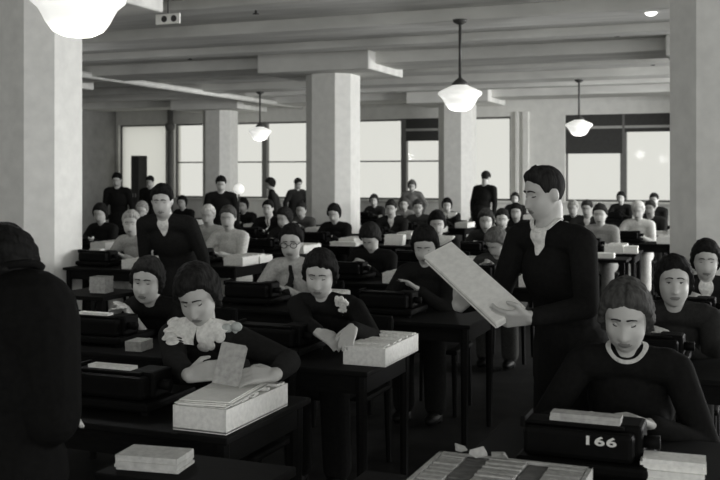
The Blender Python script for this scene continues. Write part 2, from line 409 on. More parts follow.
def hand(bm, wrist, d, up, side, curl=.7, s=1.0):
    """palm, four fingers and a thumb; d = direction, up = back of the hand, side = +1 thumb on the x-cross side"""
    d = d.normalized(); up = (up-d*up.dot(d)).normalized(); lat = d.cross(up)*side
    k = wrist+d*.085*s
    for t in (-.030, -.010, .010, .030): capsule(bm, wrist+lat*t*.55*s, .015*s, k+lat*t*s, .012*s, 8)
    for t, L in ((-.032, .060), (-.011, .074), (.011, .080), (.033, .070)):
        p = k+lat*t*s; dd = d
        for q, fr in ((0, .45), (1, .32), (2, .23)):
            ang = curl*(.45+.35*q); dd = (d*math.cos(ang)-up*math.sin(ang)).normalized()
            e = p+dd*L*fr*s; capsule(bm, p, (.0092-.0006*q)*s, e, (.0086-.0008*q)*s, 8); p = e
    b = wrist+d*.025*s+lat*.028*s; m = b+(d*.6+lat*.65-up*.25).normalized()*.040*s; e = m+(d*.9+lat*.12-up*.35).normalized()*.032*s
    capsule(bm, b, .014*s, m, .0105*s, 8); capsule(bm, m, .0105*s, e, .0085*s, 8)
class P: pass
def px_on(p, x, y):
    """where the sight line of pixel (x, y) meets the garment, in the person's own frame, with the normal"""
    Mw = Matrix.Translation(p.root.location) @ Matrix.Rotation(p.root.rotation_euler[2], 4, 'Z'); Mi = Mw.inverted()
    o = Mi @ Vector((0, 0, CH)); d = (Mi @ Vector(((x-360)/F, 1, CH-(y-HY)/F))-o).normalized()
    h = p.bvh.ray_cast(o, d); return (h[0], h[1]) if h[0] is not None else (p.nb+p.fw*.1, p.fw)
def make_person(u, v, label, zhead, rz=0, pose='sit', sex='f', lean=None, yaw=0, pitch=25, roll=0, hair='wave', hairg=.02, cloth=.012,
                skinm=SKIN, hands=None, near=False, collar=None, gaze=.5, sleeve=1.0, seed=1, lean_side=0, twist=0, poles=None, curl=(.7, .7), handup=(None, None),
                handdir=(None, None), sc=1.0, head_off=(0, 0, 0), hands_world=None, handdir_world=None, handup_world=None, clothm=None, uv_is_head=True, group=None, bulk=0, hs=1):
    """u, v: where the head is over the floor; the root goes under the pelvis. Local frame: faces -Y, +X is viewer's right."""
    vox = .0062 if near else .012
    zp = .53 if pose == 'sit' else .93*sc
    T, Hn = (.515*sc, .163*sc)
    hl = max(.3, min(1.0, (zhead-zp)/(T+Hn)))
    L = math.acos(hl) if lean is None else math.radians(lean)
    if lean is not None:                                        # given lean: set the pelvis height by scale instead
        zp = zhead-(T+Hn)*math.cos(L)
    t = Vector((lean_side, -math.sin(L), math.cos(L))).normalized(); fw = Vector((0, -math.cos(L), -math.sin(L)))
    xx = Vector((1, 0, 0)); xx = (xx-t*xx.dot(t)).normalized()
    xs = (Matrix.Rotation(twist, 3, t) @ xx); fw = xs.cross(t) if False else t.cross(xs).normalized()
    if fw.y > 0: fw = -fw
    pel = Vector((0, 0, zp)); nb = pel+t*T; hc = nb+t*Hn*.55+Vector((0, -.25*math.sin(L)*Hn, 1)).normalized()*Hn*.45+Vector(head_off)
    # root so that the head is over (u, v)
    rzz = rz; co, si = math.cos(rzz), math.sin(rzz)
    hx, hy = hc.x*co-hc.y*si, hc.x*si+hc.y*co
    root = empty('person', u-hx, v-hy, 0, rz); tag(root, label, 'person', group)
    w = 1.0 if sex == 'f' else 1.13
    Rt = Matrix((xs, -fw, t)).transposed()
    def torso(bm, g):
        ball(bm, pel, (.168+g, .115+g, .125+g), Rt)
        ball(bm, pel+t*.15*sc, (.130*w+g, .100+g, .15+g), Rt); ball(bm, pel+t*.31*sc, (.150*w+g, .108+g, .16+g), Rt)
        if sex == 'f':
            for s in (-1, 1): ball(bm, pel+t*.30*sc+xs*s*.065+fw*.065, .062+g*.8)
        capsule(bm, nb-t*.035+xs*.13*w-fw*.005, .055+g, nb-t*.035-xs*.13*w-fw*.005, .055+g)
        ball(bm, nb-t*.02, (.085*w+g*.6, .062+g*.5, .045+g*.4), Rt)
        for s in (-1, 1): capsule(bm, nb+t*.005+xs*s*.03-fw*.012, .036+g*.6, nb-t*.03+xs*s*.135*w, .045+g)
    S = [nb-t*.045+xs*s*.165*w for s in (-1, 1)]
    if hands is None: hands = ((-.16, -.43, .815), (.02, -.43, .815)) if pose == 'sit' else ((-.22, -.05, .80), (.22, -.05, .80))
    if hands_world:
        Mw = (Matrix.Translation(W(u-hx, v-hy)) @ Matrix.Rotation(-A+rz, 4, 'Z')).inverted(); hands = [Mw @ q for q in hands_world]
        handdir = [Mw.to_3x3() @ q for q in handdir_world]; handup = [Mw.to_3x3() @ q for q in handup_world]
    arms = []
    for i, s in enumerate((-1, 1)):
        H = Vector(hands[i]); pole = Vector((s*.8, .35, -.9)) if poles is None or poles[i] is None else Vector(poles[i])
        E, H = ik(S[i], H, .275*sc, .245*sc, pole); arms.append((S[i], E, H))
    if pose == 'sit':
        legs = [(pel+Vector((s*.085, -.02, -.005)), Vector((s*.11, -.40, .525)), Vector((s*.11, -.36, .07))) for s in (-1, 1)]
    else:
        legs = [(pel+Vector((s*.09, 0, -.02)), Vector((s*.10, -.03, zp*.52)), Vector((s*.11, .02, .07))) for s in (-1, 1)]
    Rh = rot_head(yaw, pitch, roll, 0)
    M = Matrix.Translation(hc) @ Rh.to_4x4() @ Matrix.Scale((1.06 if sex == 'f' else 1.0)*hs, 4)
    # ---- body: one continuous surface
    bm = bmesh.new(); torso(bm, -.006)
    for (s0, E, H), sd, ii in zip(arms, (-1, 1), (0, 1)):
        capsule(bm, s0, .046, E, .037); capsule(bm, E, .037, H, .025)
        d = (H-E) if handdir[ii] is None else Vector(handdir[ii]); up = Vector((0, 0, 1)) if handup[ii] is None else Vector(handup[ii])
        hand(bm, H, d, up, sd, curl[ii], .98 if sex == 'f' else 1.08)
    for h, k, f in legs:
        capsule(bm, h, .085, k, .056); capsule(bm, k, .055, f, .036); capsule(bm, f, .036, f+Vector((0, -.13, -.03)), .028)
    capsule(bm, nb-t*.03, .052 if sex == 'f' else .060, hc+Rh @ Vector((0, .018, -.06)), .047 if sex == 'f' else .056)
    na, ne = (72, 60) if near else (36, 30)
    D = sphere_dirs(na, ne); r = head_r(D, sex == 'm'); add_pts(bm, D*r[:, None], sphere_faces(na, ne), M)
    for s in (-1, 1): ball(bm, M @ Vector((s*.073, .014, -.008)), (.010, .020, .031), Rh, 10, 8)
    body = remesh('body', bm, skinm, vox, root, 2)
    body.data.materials.append(LIPS); Mi = M.inverted()
    for pl in body.data.polygons:
        c = Mi @ pl.center
        if abs(c.x) < .024-abs(c.z+.064)*1.2 and abs(c.z+.064) < .0095 and c.y < -.06: pl.material_index = 1
    # ---- eyes, brows; lash line and brows thickened to imitate eye-socket shade
    for s in (-1, 1):
        dd = np.array([[s*.034, -.080, .004]]); dd /= np.linalg.norm(dd); rr = head_r(dd, sex == 'm')[0]; c = Vector(dd[0]*rr)
        c = c-Vector(dd[0])*.0065
        bm = bmesh.new(); ball(bm, M @ c, .0125, None, 16, 12)
        g = (Rh @ Vector((0, -math.cos(gaze*.6), -math.sin(gaze*.6)))).normalized(); lidn = (Rh @ Vector((0, -.35+.75*(1-min(1, gaze)) , 1))).normalized()
        ctr = M @ c
        eye = from_bm('eye', bm, EYEW, root, True); eye.data.materials.append(IRIS)
        for pl in eye.data.polygons:
            if (pl.center-ctr).normalized().dot(g) > .80: pl.material_index = 1
        bm = bmesh.new(); ball(bm, ctr, .0140, None, 16, 12)
        cut = (Rh @ Vector((0, -.9, .55-1.0*gaze*1.0))).normalized()
        nn = (Rh @ Vector((0, .55-1.1*gaze, 1.0))).normalized()
        bmesh.ops.bisect_plane(bm, geom=bm.verts[:]+bm.edges[:]+bm.faces[:], plane_co=ctr+nn*.001, plane_no=nn, clear_inner=True)
        edge = [e for e in bm.edges if e.is_boundary]
        lid = from_bm('eyelid', bm, skinm, eye, True)
        if True:
            bm = bmesh.new(); pts = []
            for q in range(7):
                a = -1.05+2.1*q/6; v0 = (Rh @ Vector((math.sin(a)*.0145, -math.cos(a)*.0145, 0)))
                v0 = v0-nn*(v0.dot(nn)-.001); pts.append(ctr+v0.normalized()*.0146)
            for a, b in zip(pts, pts[1:]): capsule(bm, a, .0021, b, .0021, 6)
            from_bm('lash_eye_shade', bm, BROW, eye, True)
        bm = bmesh.new(); pr = None
        for q in range(6):
            xb = s*(.012+.040*q/5); zb = .026+.005*math.sin(math.pi*(q+.8)/6)
            dd = np.array([[xb, -.082, zb]]); dd /= np.linalg.norm(dd); p = M @ Vector(dd[0]*(head_r(dd, sex == 'm')[0]+.0004))
            if pr is not None: capsule(bm, pr[0], pr[1], p, (.0036 if sex == 'f' else .0046)*(1-.5*q/5), 6)
            pr = (p, (.0036 if sex == 'f' else .0046)*(1-.5*q/5))
        from_bm('eyebrow', bm, BROW, root, True)
    # ---- hair
    na, ne = (96, 80) if near else (48, 40)
    D = sphere_dirs(na, ne); r = hair_r(D, hair, seed); bm = bmesh.new(); add_pts(bm, D*r[:, None], sphere_faces(na, ne), M)
    if hair == 'bun': ball(bm, M @ Vector((0, .115, -.01)), (.05, .04, .045), Rh)
    from_bm('hair', bm, hair_mat(hairg), root, True)
    # ---- clothes
    cm = clothm or cloth_mat(cloth)
    bm = bmesh.new(); torso(bm, .010+bulk)
    for s0, E, H in arms:
        e = E+(H-E)*(.93*sleeve) if sleeve > .05 else s0+(E-s0)*.6
        capsule(bm, s0, .060+bulk*.7, E, .050+bulk*.5)
        if sleeve > .05: capsule(bm, E, .050, e, .038)
    if sex == 'f':
        for h, k, f in legs:
            capsule(bm, h, .102, k, .078); capsule(bm, k, .078, k+(f-k)*.9, .075)
        if pose == 'sit': capsule(bm, pel+Vector((0, -.08, 0)), .10, Vector((0, -.36, .525)), .075)
        else: capsule(bm, pel, .15, Vector((0, 0, zp*.45)), .17)
    else:
        if pose != 'sit':
            capsule(bm, pel+t*.0, .165, pel+Vector((0, -.01, -.14)), .16)
        else: ball(bm, pel, (.19, .14, .13), Rt)
    cname = 'dress' if sex == 'f' else 'jacket'
    cl = remesh(cname, bm, cm, vox*1.3, root, 4)
    if sex == 'm':
        bm = bmesh.new()
        for h, k, f in legs: capsule(bm, h, .100, k, .075); capsule(bm, k, .075, f, .062)
        remesh('trousers', bm, cm, .014, root, 3)
    for h, k, f in legs:
        bm = bmesh.new(); ball(bm, f+Vector((0, -.06, -.025)), (.045, .13, .042)); box(bm, f.x-.03, f.x+.03, f.y+.0, f.y+.055, 0, .05, .005); from_bm('shoe', bm, SHOE, root, True)
    p = P(); p.root, p.cloth, p.M, p.Rh, p.nb, p.t, p.fw, p.xs, p.arms, p.pel, p.hc = root, cl, M, Rh, nb, t, fw, xs, arms, pel, hc
    p.bvh = BVHTree.FromPolygons([v.co for v in cl.data.vertices], [q.vertices[:] for q in cl.data.polygons])
    p.pelu, p.pelv = u-hx, v-hy
    if collar: add_collar(p, collar)
    return p
def patch(p, name, m, half, th0, th1, n=18, k=14, off=.004, thick=.004, ctr=None, az0=0, inner=None):
    """a cloth piece lying on the garment: half(th) = half width in degrees of azimuth round the neck axis (0 = front) at polar angle th"""
    c = p.nb-p.t*.10 if ctr is None else ctr; bm = bmesh.new(); rows = []
    for j in range(n+1):
        th = math.radians(th0+(th1-th0)*j/n); hwid = half(j/n); a0 = inner(j/n) if inner else -hwid; row = []
        for i in range(k+1):
            az = math.radians(az0+a0+(hwid-a0)*i/k)
            d = p.t*math.cos(th)+(p.fw*math.cos(az)+p.xs*math.sin(az))*math.sin(th)
            hit = p.bvh.ray_cast(c+d*.30, -d, .30)
            q = hit[0] if hit[0] is not None else c+d*.08
            row.append((q+d*off, q+d*(off+thick)))
        rows.append(row)
    lo = [[bm.verts.new(a) for a, b in r] for r in rows]; hi = [[bm.verts.new(b) for a, b in r] for r in rows]
    for j in range(n):
        for i in range(k):
            bm.faces.new((lo[j][i], lo[j][i+1], lo[j+1][i+1], lo[j+1][i])); bm.faces.new((hi[j][i], hi[j+1][i], hi[j+1][i+1], hi[j][i+1]))
    for j in range(n):
        bm.faces.new((lo[j][0], lo[j+1][0], hi[j+1][0], hi[j][0])); bm.faces.new((lo[j][k], hi[j][k], hi[j+1][k], lo[j+1][k]))
    for i in range(k):
        bm.faces.new((lo[0][i], hi[0][i], hi[0][i+1], lo[0][i+1])); bm.faces.new((lo[n][i], lo[n][i+1], hi[n][i+1], hi[n][i]))
    return from_bm(name, bm, m, p.root, True)
LINEN = cloth_mat(.74)
def add_collar(p, kind):
    if kind == 'vee':      # pale blouse or shirt in a narrow V, with collar
        patch(p, 'shirt_front', LINEN, lambda s: 58*(1-s)+4, 6, 78)
    elif kind == 'tie':
        patch(p, 'shirt_front', LINEN, lambda s: 46*(1-s)+3, 6, 90)
        patch(p, 'necktie', cloth_mat(.03), lambda s: 5+2*s, 20, 90, off=.009)
    elif kind == 'round':  # small pale flat collar
        for az in (-1, 1): patch(p, 'collar', LINEN, lambda s: 62+18*s, 10, 42, inner=lambda s: 2.0, az0=0) if az == 1 else patch(p, 'collar', LINEN, lambda s: -2.0, 10, 42, inner=lambda s: -62-18*s)
    elif kind == 'wide':
        for az in (-1, 1): patch(p, 'collar', LINEN, lambda s: 75+20*s, 10, 56, inner=lambda s: 2+10*s) if az == 1 else patch(p, 'collar', LINEN, lambda s: -2-10*s, 10, 56, inner=lambda s: -75-20*s)

# the clerk's whole workplace
SHORT = {}
def workplace(p, desc, tray=(.40, -.62), du=0, machine=True, traytop=True, chair=True, mdu=0, trayrz=0, dv=0, mdv=0):
    u, v = p.pelu, p.pelv
    put(desk0, 'desk', u+.04+du, v-.60+dv, 0, 'dark desk before '+desc)
    if chair: put(chair0, 'chair', u, v+.02, 0, 'dark chair under '+desc)
    if machine: put(punch0, 'punch', u-.10+mdu, v-.62+dv+mdv, .74, 'black card punch before '+desc)
    if traytop: put(tray0, 'tray', u+tray[0], v+tray[1], .74, 'pale card tray of '+desc, trayrz)
def RD(x): return math.radians(x)
def seat(x, y, Y, desc, place=True, wp=None, **k):
    """a seated clerk whose head is seen at (x, y) at depth Y; desc also names the clerk in the labels of the workplace"""
    u, v = uv_from_px(x, Y)
    p = make_person(u, v, k.pop('label', desc), z_at(y, Y), near=Y < 5.6, seed=int(x), **k)
    if place: workplace(p, desc, **(wp or {}))
    return p
def stand(x, y, Y, label, **k):
    u, v = uv_from_px(x, Y); z = z_at(y, Y)
    k.setdefault('sc', (z+.025)/1.605)
    return make_person(u, v, label, z, near=Y < 5.6, pose='stand', seed=int(x), **k)

def wpt(x, y, Y): return Vector(((x-360)/F*Y, Y, z_at(y, Y)))
# --- foreground clerks
W1 = seat(197, 297, 4.07, 'woman in dark sweater with big white scalloped collar', yaw=10, pitch=33, roll=-6, hair='side', hairg=.017, cloth=.016, gaze=.95,
          hands_world=(wpt(190, 378, 3.68), wpt(275, 375, 3.66)), handdir_world=(Vector((.9, -.25, .25)), Vector((-.95, -.25, .05))), handup_world=(Vector((-.2, -.9, .4)), Vector((.1, -.6, .8))),
          poles=((-.8, .3, -.5), (1.0, .25, -.25)), curl=(.9, .8), sleeve=.88, wp=dict(tray=(.37, -.66)))
for az in (-1, 1):
    if az == 1: patch(W1, 'collar', LINEN, lambda s: 108-10*s, 8, 48, n=20, k=30, inner=lambda s: 1+14*s*s, off=.009)
    else: patch(W1, 'collar', LINEN, lambda s: -1-14*s*s, 8, 48, n=20, k=30, inner=lambda s: -108+10*s, off=.009)
def scallops(p, th, rad=.027):
    c = p.nb-p.t*.10
    for q in (-4, -3, -2, -1, 1, 2, 3, 4):
        az = math.radians(q*24+(-4 if q > 0 else 4)); t2 = math.radians(th)
        d = p.t*math.cos(t2)+(p.fw*math.cos(az)+p.xs*math.sin(az))*math.sin(t2)
        hit = p.bvh.ray_cast(c+d*.3, -d, .3)
        if hit[0] is None: continue
        bm = bmesh.new(); ball(bm, hit[0]+hit[1]*.004, (rad, rad, .007), hit[1].to_track_quat('Z', 'Y').to_matrix(), 16, 8)
        from_bm('collar_scallop', bm, LINEN, p.root, True)
scallops(W1, 47)
bm = bmesh.new(); c, nq = px_on(W1, 232, 329); c = c+nq*.012
for s in (-1, 1): ball(bm, c+W1.xs*s*.024+W1.t*s*.006, (.026, .014, .02), None, 12, 8)
ball(bm, c, .009); capsule(bm, c, .007, c+W1.xs*.02-W1.t*.04, .011, 8); from_bm('bow', bm, mat('pale_ribbon', .45, .6, .15, 60, tint=(.94, 1, .96)), W1.root, True)

W2 = seat(320, 276, 5.15, 'round-faced woman with a white corsage on dark dress', yaw=14, pitch=20, roll=2, hair='wave', hairg=.014, cloth=.011, gaze=.8, sex='f',
          hands_world=(wpt(318, 332, 4.78), wpt(352, 328, 4.72)), handdir_world=(Vector((.7, -.5, -.3)), Vector((-.2, -.8, -.3))), handup_world=(Vector((0, -.4, .9)), Vector((0, 0, 1))), wp=dict(tray=(.43, -.56)))
bm = bmesh.new(); c, nq = px_on(W2, 343, 306)
rnd = random.Random(5)
for q in range(16):
    a = q*2.4; r = .007*math.sqrt(q)*1.15; ball(bm, c+nq*.012+W2.xs*r*math.cos(a)+W2.t*(r*math.sin(a)*1.0+.025), (.014, .010, .014), None, 8, 6)
for q in range(14):
    a = q*2.4; r = .006*math.sqrt(q)*1.15; ball(bm, c+nq*.010+W2.xs*r*math.cos(a)+W2.t*(r*math.sin(a)-.035), (.013, .009, .013), None, 8, 6)
from_bm('corsage', bm, LINEN, W2.root, True)

W3 = seat(425, 246, 6.6, 'dark-haired woman half hidden behind the raised pack of sheets', yaw=10, pitch=28, hairg=.013, cloth=.012, gaze=.9, hands=((-.14, -.43, .82), (.02, -.46, .88)), wp=dict(traytop=False))
W166 = seat(626, 318, 3.46, 'woman with parted wavy brown hair behind the machine numbered 166', yaw=2, pitch=24, roll=1, hair='part', hairg=.055, cloth=.009, gaze=.9,
            hands=((-.16, -.45, .79), (.10, -.45, .79)), wp=dict(tray=(.42, -.74), mdu=.05, dv=-.13, mdv=-.05, traytop=False))
patch(W166, 'collar', cloth_mat(.5), lambda s: 130, 21, 27, n=6, k=40, off=.004)
W5 = seat(147, 284, 5.4, 'woman peering out behind the scalloped collar woman', yaw=16, pitch=12, roll=4, hair='wave', hairg=.02, cloth=.012, gaze=.45, sleeve=.45,
          hands=((-.16, -.52, .835), (-.02, -.50, .835)), wp=dict(du=-.06, traytop=False))
W6 = seat(674, 284, 4.85, 'young clerk in dark coat looking straight into the camera, right', yaw=8, pitch=4, hair='wave', hairg=.012, cloth=.022, gaze=.25, wp=dict(tray=(.38, -.62)))
W7 = seat(706, 262, 6.2, 'clerk in dark jacket at right picture edge by the column', yaw=4, pitch=12, hair='wave', hairg=.014, cloth=.018, gaze=.5, collar='vee')
W8 = seat(291, 243, 7.1, 'woman with pale blouse and dark tie behind the corsage woman', yaw=16, pitch=14, hair='bun', hairg=.015, cloth=.42, gaze=.5, collar=None)
patch(W8, 'necktie', cloth_mat(.02), lambda s: 12+4*s, 26, 100, off=.006)
# spectacles of that woman
bm = bmesh.new()
for s in (-1, 1):
    pts = [W8.M @ Vector((s*.033+.022*math.cos(q*math.pi/8), -.094+.25*abs(s*.033+.022*math.cos(q*math.pi/8))**1.2*.6, .004+.019*math.sin(q*math.pi/8))) for q in range(17)]
    for a, b in zip(pts, pts[1:]): capsule(bm, a, .0025, b, .0025, 6)
    capsule(bm, W8.M @ Vector((s*.055, -.085, .006)), .002, W8.M @ Vector((s*.078, .0, .008)), .002, 6)
capsule(bm, W8.M @ Vector((-.011, -.097, .006)), .0022, W8.M @ Vector((.011, -.097, .006)), .0022, 6)
from_bm('spectacles', bm, IRON, W8.root)
seat(370, 239, 8.6, 'clerk with head bent low showing dark hair, mid room', yaw=0, pitch=48, hair='wave', hairg=.02, cloth=.012, gaze=1)
seat(496, 245, 8.3, 'fair-haired woman bent low behind the standing man\'s pack', yaw=-20, pitch=42, hair='wave', hairg=.12, cloth=.05, gaze=1)
# --- mid and far rows
seat(437, 224, 9.9, 'dark-haired woman with small white collar above the pack of sheets', yaw=18, pitch=22, hairg=.012, cloth=.012, collar='wide')
seat(486, 221, 11.2, 'bareheaded clerk sitting right below the man with turned back', yaw=10, pitch=18, hair='wave', hairg=.03, cloth=.02)
seat(502, 220, 12.4, 'clerk squeezed in left of the standing man\'s lapel', yaw=12, pitch=18, hair='bun', hairg=.02, cloth=.015)
seat(516, 213, 14.0, 'clerk directly left of the standing man\'s chin', yaw=8, pitch=12, hair='wave', hairg=.016, cloth=.015)
seat(447, 206, 17.0, 'clerk with dark wavy hair and white bib before the third column', yaw=12, pitch=14, hair='wave', hairg=.012, cloth=.02, collar='wide')
seat(418, 208, 15.6, 'pale-faced clerk left of the white-bibbed one', yaw=16, pitch=16, hair='bun', hairg=.06, cloth=.05)
seat(404, 205, 18.2, 'clerk in light blouse under the window mullion', yaw=10, pitch=14, hair='bun', hairg=.08, cloth=.3)
seat(391, 209, 14.25, 'clerk in white bib right of the central column', yaw=10, pitch=16, hair='short', hairg=.03, cloth=.02, collar='vee', sex='m')
seat(374, 201, 20.0, 'clerk sitting farthest off just right of the central column', yaw=8, pitch=14, hairg=.03, cloth=.03, hair='wave')
W18 = seat(334, 214, 13.0, 'dark-clad woman seated alone in front of the central column', yaw=6, pitch=26, hair='wave', hairg=.014, cloth=.013, gaze=.9)
seat(284, 219, 11.7, 'clerk with head turned left of the central column', yaw=-15, pitch=18, hair='wave', hairg=.02, cloth=.02)
seat(268, 209, 14.25, 'man in dark suit and tie left of the central column', yaw=10, pitch=10, hair='short', hairg=.015, cloth=.013, collar='tie', sex='m')
seat(301, 211, 15.4, 'clerk in grey dress at the left foot of central column', yaw=10, pitch=16, hair='bun', hairg=.03, cloth=.1)
seat(228, 218, 10.3, 'woman in white blouse with forearms on desk, left middle', yaw=14, pitch=14, hair='bun', hairg=.07, cloth=.55, wp=dict(tray=(.42, -.6)))
seat(208, 216, 11.8, 'white-haired clerk in pale blouse beside the standing suited man', yaw=14, pitch=14, hair='bun', hairg=.6, cloth=.45)
seat(131, 224, 9.9, 'clerk in pale blouse sitting left of the standing suited man', yaw=24, pitch=10, hair='short', hairg=.35, cloth=.36, wp=dict(du=.1))
seat(573, 209, 15.6, 'pale-haired clerk just right of the standing man\'s shoulder', yaw=-5, pitch=16, hair='bun', hairg=.4, cloth=.02)
seat(587, 209, 14.25, 'clerk second to the right of the standing man\'s shoulder', yaw=-5, pitch=16, hair='short', hairg=.05, cloth=.04, sex='m', collar='vee')
seat(600, 215, 11.8, 'woman in light grey blouse right of the standing man', yaw=-2, pitch=12, hair='bun', hairg=.03, cloth=.26, wp=dict(tray=(.25, -.7)))
seat(638, 211, 13.3, 'white-haired woman in white blouse before the right window', yaw=-10, pitch=20, hair='bun', hairg=.65, cloth=.6)
seat(650, 209, 14.9, 'dark-haired clerk behind the white-haired woman', yaw=-8, pitch=12, hair='short', hairg=.06, cloth=.04, sex='m')
seat(621, 198, 20.2, 'distant clerk below the mullion of the rightmost window', yaw=-8, pitch=14, hairg=.015, cloth=.015)
seat(654, 200, 17.9, 'distant clerk close to the right column under the window', yaw=-8, pitch=14, hair='short', hairg=.02, cloth=.02, sex='m')
seat(515, 199, 20.2, 'distant clerk below the pilaster strips left of standing man\'s face', yaw=8, pitch=10, hairg=.02, cloth=.02)
seat(182, 203, 17.9, 'dark-haired clerk peeping over the suited man\'s right shoulder', yaw=10, pitch=10, hairg=.013, cloth=.013)
seat(243, 206, 16.6, 'dark-clad clerk under the leftmost broad window', yaw=10, pitch=16, hairg=.014, cloth=.014, hair='wave')
seat(142, 211, 14.0, 'clerk beside the suited man\'s left ear', yaw=14, pitch=20, hair='bun', hairg=.3, cloth=.02)
seat(100, 214, 12.3, 'dim clerk next to the left column', yaw=14, pitch=20, hairg=.015, cloth=.015)

# --- people on their feet
Y = 4.15
def wpt_(x, y, Y): return Vector(((x-360)/F*Y, Y, z_at(y, Y)))
man = stand(543, 194, Y, 'young man in dark suit standing, reading a long pack of sheets', sex='m', rz=RD(-34), yaw=-12, pitch=14, hair='slick', hs=.95, hairg=.02, cloth=.0105, gaze=.75,
            hands_world=(wpt(458, 306, 4.22), wpt(531, 318, 3.86)), handdir_world=(Vector((.3, -.5, .5)), Vector((-.9, .1, -.05))), handup_world=(Vector((-.7, -.2, -.6)), Vector((.2, -.8, -.55))),
            poles=((-.3, .4, -1), (.7, .5, -1)), curl=(.7, 1.0), sleeve=.98, collar='vee')
patch(man, 'shirt_collar', LINEN, lambda s: 165, 21, 29, n=5, k=48, off=.007)
o = bpy.data.objects.new('pack_of_sheets', None)
ln = (wpt(438, 248.5, 4.25)-wpt(509, 313, 3.87)); w = Vector((.766, .295, .377)); ctr = (wpt(438, 248.5, 4.25)+wpt(509, 313, 3.87))/2; Ln = ln.length; ln.normalize()
w = (w-ln*w.dot(ln)).normalized(); nn = w.cross(ln).normalized()
if nn.y > 0: nn = -nn
bm = bmesh.new(); rnd = random.Random(2)
for q in range(9):
    e0, e1, e2 = rnd.uniform(-.004, .004), rnd.uniform(-.004, .004), rnd.uniform(-.003, .003)
    box(bm, -.070+e0, .070+e0, -Ln/2+e1-.01, Ln/2+e2, -.036+q*.004, -.036+(q+1)*.004)
R4 = Matrix((w, ln, nn)).transposed().to_4x4()
for vtx in bm.verts: vtx.co = R4 @ vtx.co
o = from_bm('pack_of_sheets', bm, mat('ledger_card', .74, .8, .08, 40)); o.location = ctr; tag(o, 'long pale pack of sheets held aslant by the standing man', 'papers')

stand(162, 203, 7.2, 'man in dark suit standing stooped among the desks, left', sex='m', rz=RD(8), yaw=14, pitch=14, hair='short', hairg=.012, cloth=.015, collar='vee', sc=.97)
DF = stand(2, 248, 2.7, 'dark-coated figure at the left picture edge, seen from behind', rz=RD(170), pitch=25, hair='side', hairg=.008, cloth=.006, sc=.885, yaw=10, hands=((-.06, -.20, .95), (.06, -.20, .95)), poles=((-.25, .1, -1), (.25, .1, -1)), bulk=.065, head_off=(0, 0, -.07))
patch(DF, 'coat_collar', cloth_mat(.006), lambda s: 176, 2, 30, n=8, k=48, off=.006, thick=.022)
stand(117, 180, 17.0, 'dark figure standing in front of the grey left wall', rz=RD(20), hair='short', hairg=.012, cloth=.012, sex='m')
stand(150, 182, 20.0, 'distant figure standing just right of the dark doorway', rz=RD(10), hair='short', hairg=.012, cloth=.012, sex='m')
stand(221, 184, 15.0, 'broad man standing in front of the far left column', rz=RD(30), hair='short', hairg=.012, cloth=.012, sex='m')
stand(270, 184, 20.0, 'distant figure standing dark against the window mullion', rz=RD(-60), hair='wave', hairg=.02, cloth=.03)
stand(298, 184, 21.0, 'thin distant figure standing dark beside the central column\'s left edge', rz=RD(60), hair='short', hairg=.02, cloth=.02, sex='m')
stand(412, 186, 21.0, 'distant figure in grey standing before the middle window', rz=RD(10), hair='wave', hairg=.1, cloth=.16)
stand(486, 178, 18.0, 'man in dark suit with back turned before the third column', rz=RD(165), hair='short', hairg=.02, cloth=.016, sex='m')

# --- things on the desks in front
def pxuv(x, y, z):
    Yd = (CH-z)*F/(y-HY); return uv_from_px(x, Yd)
u1, v1 = W166.pelu, W166.pelv
pm = [o for o in COL.objects if o.get('label', '') == 'black card punch before woman with parted wavy brown hair behind the machine numbered 166'][0]
# raise that machine's pale card strip and give it its number
cv = bpy.data.curves.new('digits', 'FONT'); cv.body = '166'; cv.size = .045; cv.extrude = .001; cv.align_x = 'CENTER'; cv.offset = .0012; cv.space_character = 1.12
to = bpy.data.objects.new('digits', cv); COL.objects.link(to); dg = bpy.context.evaluated_depsgraph_get()
me = bpy.data.meshes.new_from_object(to.evaluated_get(dg)); bpy.data.objects.remove(to)
xs_ = [q.co.x for q in me.vertices]; ys_ = [q.co.y for q in me.vertices]
for q in me.vertices: q.co.x = (q.co.x-min(xs_))/(max(xs_)-min(xs_))*.086-.043; q.co.y = (q.co.y-min(ys_))/(max(ys_)-min(ys_))*.027
R = Matrix.Translation((.06, -.152, .098)) @ Matrix.Rotation(math.pi/2, 4, 'X'); me.transform(R); me.materials.clear()
link('number_plate', me, INK, pm)
pm['label'] = 'black card punch machine bearing the white number 166'
sheets('punch_card', u1-.045, v1-.62-.18-.075, .888, .205, .055, .022, 'pale punch cards lying in the machine numbered 166', 'cards', CARDGREY, 0, 2, .002)
u, v = pxuv(674, 462, .80); sheets('card_stack', u, v, .741, .17, .09, .075, 'pale stack of cards right of the machine numbered 166', 'cards', CARD, .05, 7)
sheets('card_stack', W1.pelu+.36, W1.pelv-.70, .829, .185, .34, .012, 'loose pale cards strewn over tray of the scalloped collar woman', 'cards', PAPER, .12, 5, .02)
# the card the woman holds up
bm = bmesh.new()
for q in range(5): box(bm, -.045+q*.002, .045+q*.002, -.002+q*.0016, -.0004+q*.0016, -.075+q*.001, .075-q*.002)
o = from_bm('punch_card', bm, CARDGREY)
o.location = wpt(229, 364, 3.55); o.rotation_euler = (RD(-22), RD(8), -RD(10)); tag(o, 'grey cards held upright in hands of the scalloped collar woman', 'cards')
sheets('punch_card', W1.pelu-.13, W1.pelv-.695, .888, .19, .05, .012, 'narrow pale cards lying in machine left of the scalloped collar woman', 'cards', CARD, 0, 2, .002)
sheets('punch_card', W5.pelu-.13, W5.pelv-.695, .888, .19, .05, .012, 'narrow pale cards in machine before the woman peering out', 'cards', CARD, 0, 2, .002)
